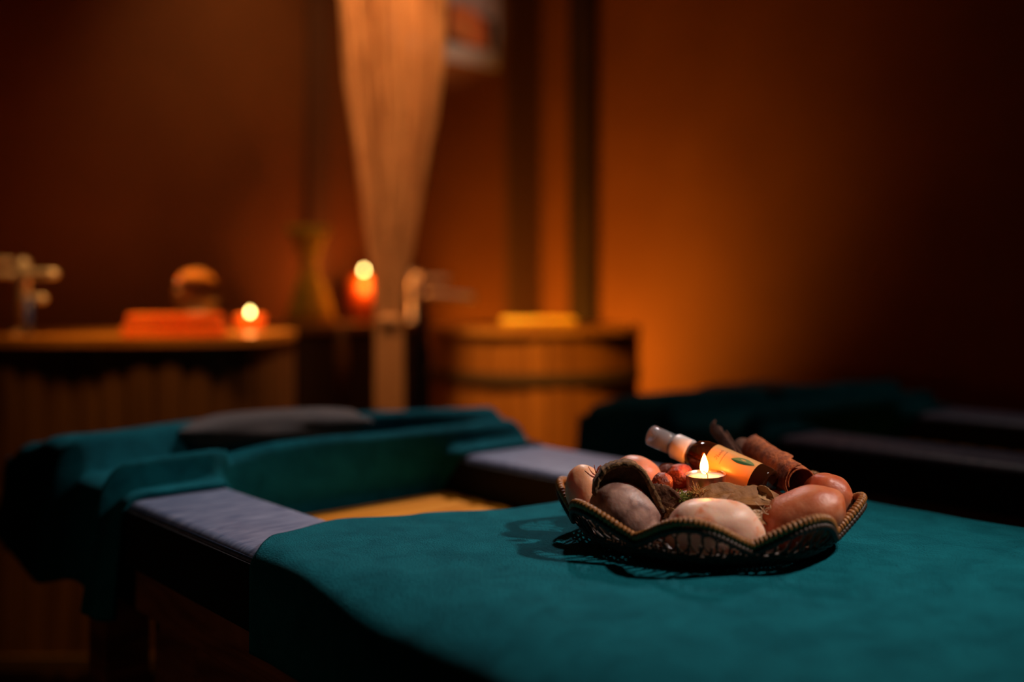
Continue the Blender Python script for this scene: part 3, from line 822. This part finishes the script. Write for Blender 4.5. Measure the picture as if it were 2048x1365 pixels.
def leaf(name, c0, c1, width, m, label, curl=.004, seed=0, up=Vector((0, 0, 1)), group='dry leaves in the basket', twist=0.0, cup=.25):
    a = Vector(c0); b = Vector(c1); ax = (b - a); L = ax.length; ax.normalize(); sd = ax.cross(up).normalized(); nn = sd.cross(ax)
    def f(s, t_):
        wd = width * (math.sin(pi * min(1, s * .96 + .02)) ** .7) * (1 + .12 * noise.noise(Vector((s * 9, seed, t_ > .5))))
        y = (t_ - .5) * 2; tw = twist * (s - .5)
        d = sd * cos(tw) + nn * sin(tw)
        zz = curl * sin(pi * s) + cup * wd * y * y + .0016 * noise.noise(Vector((s * 7, y * 2, seed))) + .0006 * noise.noise(Vector((s * 40, y * 9, seed)))
        return a + ax * L * s + d * wd * y + nn * zz
    bm = grid(f, 40, 14); o = mesh_obj(name, bm, m)
    bm2 = bmesh.new()
    tube(bm2, [f(i / 30, .5) + nn * .0003 for i in range(31)], .0005, 6, rfun=lambda s, i: .0006 * (1 - .6 * s))
    solid(o, .0006, 0); o0 = Vector(o.location); recenter(o); off = Vector(o.location)
    mr = mesh_obj('midrib', bm2, m, o); mr.data.transform(Matrix.Translation(-off))
    return tag(o, label, 'leaf', group)
leaf('dry_leaf', P(1383, 1008, .895), P(1502, 985, .915), .0120, M['leaf'], 'broad tan dry leaf lying before the tealight', .005, 1, Vector((-.35, -.45, 1)))
leaf('dry_leaf', P(1455, 1003, .885), P(1568, 1002, .905), .0125, M['leaf'], 'olive brown dry leaf across the middle, above the pale stone', .004, 2, Vector((-.4, -.55, 1)))
leaf('dry_leaf', P(1470, 1018, .880), P(1545, 1046, .880), .0130, M['leaf'], 'lowest brown dry leaf, between the pale stone and the large orange stone', .003, 3, Vector((-.4, -.6, 1)))
leaf('dry_leaf', P(1506, 979, .905), P(1548, 1003, .893), .0062, M['leafpale'], 'small curled pale leaf standing by the bottle base', .003, 4, Vector((-.8, -.7, .5)), cup=.6)
leaf('dry_petal', P(1506, 1022, .868), P(1522, 1037, .868), .0035, M['petal'], 'tiny cream petal at the right shoulder of the pale stone', .002, 5, Vector((-.6, -.7, .5)))
leaf('dry_leaf', P(1326, 1034, .90), P(1350, 1022, .885), .0045, M['leafpale'], 'tan leaf tip peeping out left of the pale stone', .001, 6, Vector((-.5, -.6, .6)))

# moss and straw bits
def tuft(name, u, v, Z, n, r, m, label, seed, rad=.0005, ln=(.006, .013)):
    random.seed(seed); bm = bmesh.new(); c = P(u, v, Z)
    for i in range(n):
        d = Vector((random.gauss(0, 1), random.gauss(0, 1), random.gauss(.6, .8))).normalized()
        o_ = c + Vector((random.uniform(-r, r), random.uniform(-r, r), random.uniform(-r, r) * .6))
        L = random.uniform(*ln); k = Vector((random.uniform(-1, 1), random.uniform(-1, 1), random.uniform(-1, .3))) * L * .3
        tube(bm, [o_, o_ + d * L * .5 + k * .3, o_ + d * L + k], rad, 4, rfun=lambda s, i: rad * (1 - .6 * s))
    o = mesh_obj(name, bm, m); recenter(o); return tag(o, label, 'moss' if 'moss' in name else 'straw', None, 'stuff')
tuft('moss', 1368, 1003, .905, 420, .0085, M['moss'], 'tuft of green moss between the dark bark and the pale stone', 1, ln=(.003, .008))
tuft('straw_bits', 1397, 992, .905, 70, .0055, M['strawbit'], 'golden straw bits at the foot of the tealight', 2)
tuft('straw_bits', 1535, 1025, .878, 9, .0045, M['petal'], 'pale splinters on the brown leaf by the large orange stone', 6, .0005, (.005, .01))

# pods
def pod(u, v, Z, r, m, label, seed):
    c = P(u, v, Z)
    o = blob('seed_pod', c, (r, r * .95, r * .92), M[m], (R(seed * 40), R(seed * 20), 0), 2.0, .08, 3, seed, 4)
    for vtx in o.data.vertices:                         # lobes
        a = math.atan2(vtx.co.y, vtx.co.x); vtx.co *= 1 + .05 * abs(cos(3.5 * a))
    recenter(o); return tag(o, label, 'seed pod', 'dried seed pods')
pod(1338, 955, .990, .0140, 'poddark', 'dark red-brown dried pod left of the tealight', 1)
pod(1360, 958, .980, .0148, 'pod', 'ribbed orange dried pod next to the tealight, lit by its flame', 2)
pod(1324, 968, .935, .0105, 'pod', 'small orange pod above the nearly black bark', 3)
def fl(u, v, Z, label):
    c = P(u, v, Z); t = thing('dried_flower', label, 'flower', c)
    for i in range(5):
        a = R(35 + i * 32); d = CAMROT @ Vector((cos(a) * .9, -.1, sin(a)))
        sdv = CAMROT @ Vector((0, 1, 0))
        def f(s, w_):
            y = (w_ - .5) * 2 * .0042 * sin(pi * (s * .9 + .08)); return d * .0125 * s + sdv * y + Vector((0, 0, .002 * sin(3 * s + i)))
        solid(mesh_obj('petal', grid(f, 8, 4), M['pod'], t), .0006)
fl(1192, 952, .925, 'orange-red dried flower between the peach stone and the curved bark')

# cinnamon quills
def quill(name, a, b, r, m, label, turns=1.2, start=0, th=.0014, seed=0, taper=1.0, cat='cinnamon stick', rag=0.0):
    a = Vector(a); b = Vector(b); ax = b - a; L = ax.length; ax.normalize()
    x = ax.cross(Vector((0, 0, 1))).normalized(); y = x.cross(ax)
    def f(s, t_):
        th_ = start + t_ * turns * 2 * pi + .55 * noise.noise(Vector((s * 5, seed * 3, 2))) * smoothstep(.86, 1, t_) + .07 * noise.noise(Vector((s * 22, seed, 5))) * smoothstep(.95, 1, t_)
        rr = r * (1 + (taper - 1) * (1 - s)) * (.77 + .25 * t_ + .07 * smoothstep(.85, 1, t_)) * (1 + .06 * noise.noise(Vector((s * 4, t_ * 3, seed))) + .03 * noise.noise(Vector((s * 20, t_ * 12, seed))))
        e = s
        if rag:                                          # torn outer flap
            e = s * (1 - 0) if t_ < .8 else s
            e = max(s, rag * smoothstep(.80, .97, t_) * (1 + .25 * noise.noise(Vector((t_ * 20, seed, 0)))))
        return a + ax * L * e + (x * cos(th_) + y * sin(th_)) * rr
    o = mesh_obj(name, grid(f, 60, 72), m); solid(o, th, 0); recenter(o)
    return tag(o, label, cat, 'cinnamon sticks in the basket')
quill('cinnamon_stick', P(1513, 903, 1.060), P(1602, 966, .950), .0162, M['cinnamon'], 'thick rolled cinnamon stick, its open end facing the viewer above the orange stones', 1.30, R(-20), .0013, 1, 1.0, rag=.0)
quill('cinnamon_stick', P(1482, 893, 1.090), P(1548, 972, 1.0), .0105, M['cinnamon_dark'], 'dark cinnamon stick lying behind the thick rolled one', 1.1, 2.0, .0014, 2, .9)
quill('cinnamon_stick', P(1439, 858, 1.100), P(1487, 927, 1.015), .0085, M['cinnamon_dark'], 'slender half-open cinnamon stick pointing up behind the bottle', .62, R(200), .0012, 3, 1.25)

# ------------------------------------------------------------------ tealight in the basket
def tealight():
    c = P(1411, 983, .946)
    t = thing('tealight', 'burning tealight in a thin metal cup in the middle of the basket', 'candle', c, 'lit candles')
    r, h = .0190, .0150
    bm = bmesh.new(); S = 96
    prof = [(r * .86, 0), (r * .93, .0008), (r * .955, h * .5), (r * .985, h), (r * 1.0, h + .0003), (r * .975, h + .0001), (r * .93, h * .5), (r * .9, .001)]
    lathe(bm, prof, S, cap=False)
    for v in bm.verts:                                   # softened, slightly bent lip
        a = math.atan2(v.co.y, v.co.x); k = v.co.z / h
        rr = 1 + .004 * sin(a * 24) * k
        v.co.x *= rr; v.co.y *= rr
        v.co.z += k * .0022 * (.5 + .5 * cos(a - R(0))) * 1.0
    mesh_obj('metal_cup', bm, M['alu'], t)
    bm = bmesh.new(); lathe(bm, [(r * .90, .001), (r * .965, h - .0012), (r * .5, h - .0018), (.0001, h - .002)], 64)
    for v in bm.verts:
        a = math.atan2(v.co.y, v.co.x); k = v.co.z / h; v.co.z += k * .0020 * (.5 + .5 * cos(a)) * min(1, Vector((v.co.x, v.co.y)).length / (r * .9))
    mesh_obj('wax', bm, M['wax'], t)
    bm = bmesh.new(); fw = CAMROT @ Vector((0, -1, 0)); rt = CAMROT @ Vector((1, 0, 0)); ws = fw * .006 + rt * .001
    tube(bm, [ws + Vector((0, 0, h - .003)), ws + Vector((0, 0, h + .001)) , ws * .9 - rt * .0015 + Vector((0, 0, h + .0035)), ws * .5 - rt * .003 + Vector((0, 0, h + .0045))], .00045, 6); mesh_obj('wick', bm, M['wick'], t)
    bm = bmesh.new(); flame_mesh(bm, .0195, .0040, (-rt * .0012) + Vector((0, 0, h + .0012))); mesh_obj('flame', bm, M['flame'], t)
    return c
ct = tealight()

# ------------------------------------------------------------------ spray bottle
def bottle():
    a = P(1540, 977, .950); b = P(1305, 872, 1.035)      # foot and nozzle end
    L = (b - a).length; t = thing('spray_bottle', 'small amber spray bottle with white cap and cream label, leaning behind the tealight', 'bottle', a)
    q = (b - a).to_track_quat('Z', 'Y'); t.rotation_mode = 'QUATERNION'; t.rotation_quaternion = q
    # label should face the camera: find roll
    inv = q.inverted(); tocam = inv @ (Vector((0, 0, CAMZ)) - a); aim = math.atan2(tocam.y, tocam.x)
    r = .0186
    bm = bmesh.new(); lathe(bm, [(r * .7, .0012), (r * .82, 0), (r * .95, .0015), (r, .005), (r, .068), (r * .97, .075), (r * .82, .083), (r * .60, .0885), (r * .54, .091), (r * .54, .097)], 64)
    mesh_obj('glass_body', bm, M['amber'], t)
    bm = bmesh.new(); lathe(bm, [(r * .6, .003), (r * .93, .005), (r * .93, .058), (.001, .0585)], 48)
    mesh_obj('liquid', bm, M['oil'], t)
    def shell(name, rr, z0, z1, a0, a1, m, ns=48, nt=6):
        def f(s, t_):
            an = a0 + (a1 - a0) * s; return Vector((rr * cos(an), rr * sin(an), z0 + (z1 - z0) * t_))
        return mesh_obj(name, grid(f, ns, nt), m, lab or t)
    lab = None
    lab = shell('label', r + .00025, .0150, .0640, aim - R(165), aim + R(165), mat('flame_tinted_label', (0.86, 0.41, 0.13), rough=0.3, sss=.15, sssr=.004))  # orange flame glow is put into the label colour
    # leaf print
    def leafprint(name, side, m, rr):
        bm = bmesh.new(); n = 20; up = []; dn = []
        for i in range(n + 1):
            s = i / n; z = .0175 + .0235 * s; wv = sin(pi * s) ** .8 * .0058
            ang0 = R(40) + (s - .5) * R(-12)
            e0 = 0; e1 = side * wv / r
            for L_, e in ((up, e1), (dn, e0)):
                an = aim + sgn * (ang0 + e); L_.append(bm.verts.new((rr * cos(an), rr * sin(an), z)))
        for i in range(n): bm.faces.new((up[i], up[i + 1], dn[i + 1], dn[i]))
        mesh_obj(name, bm, m, lab)
    # which way round is up on screen
    v1 = q @ Vector((cos(aim + .5), sin(aim + .5), 0)); sgn = 1 if v1.z > 0 else -1
    leafprint('printed_leaf', 1, M['green2'], r + .00045); leafprint('printed_leaf', -.55, M['green'], r + .0005)
    # line and illegible script
    bm = bmesh.new()
    def ln(p0, p1, wd=.00022):
        # p = (angle deg on screen-up, z)
        n = 8; prev = None
        for i in range(n + 1):
            s = i / n; an = aim + sgn * R(p0[0] + (p1[0] - p0[0]) * s); z = p0[1] + (p1[1] - p0[1]) * s
            c_ = Vector(((r + .0005) * cos(an), (r + .0005) * sin(an), z))
            dd = Vector((-sin(an) * sgn * (p1[0] - p0[0]) * R(1) * r, cos(an) * sgn * (p1[0] - p0[0]) * R(1) * r, p1[1] - p0[1])).normalized()
            nn = dd.cross(Vector((cos(an), sin(an), 0))) * wd
            cur = (bm.verts.new(c_ + nn), bm.verts.new(c_ - nn))
            if prev: bm.faces.new((prev[0], cur[0], cur[1], prev[1]))
            prev = cur
    ln((4, .0485), (56, .0485))
    mesh_obj('printed_line', bm, M['ink'], lab)
    bm = bmesh.new(); z0 = .0525
    strokes = [[(14, 3), (18, 4.2), (21, 3.2), (18, 1.6), (15, .4), (12, 1)], [(23, 0), (26, 3.8), (25, 4), (25, 0), (27, .3)],
               [(29, .2), (31, 1.9), (33, 1.6), (31, 0), (35, .3)], [(36, 0), (37, 1.9), (40, 1.2), (40, 0), (43, .3)], [(44, .2), (46, 1.9), (49, 1.4), (48, 0), (52, .4)]]
    for sk in strokes:
        for p, q_ in zip(sk, sk[1:]): ln((p[0], z0 + p[1] * .0009), (q_[0], z0 + q_[1] * .0009), .00017)
    mesh_obj('printed_script', bm, M['ink'], lab)
    bm = bmesh.new(); lathe(bm, [(.0122, .0905), (.0130, .091), (.0130, .1075), (.0118, .1090), (.004, .1090)], 48); cp = mesh_obj('collar', bm, M['cap'], t)
    bm = bmesh.new(); lathe(bm, [(.0078, .1090), (.0078, .125), (.0065, .127), (.001, .127)], 32); mesh_obj('nozzle', bm, M['cap'], t)
    bm = bmesh.new(); lathe(bm, [(.0108, .1092), (.0108, L + .001), (.0096, L + .002), (.0001, L + .002)], 48, cap=False); o = mesh_obj('clear_overcap', bm, M['overcap'], t); solid(o, .0008, -1)
bottle()
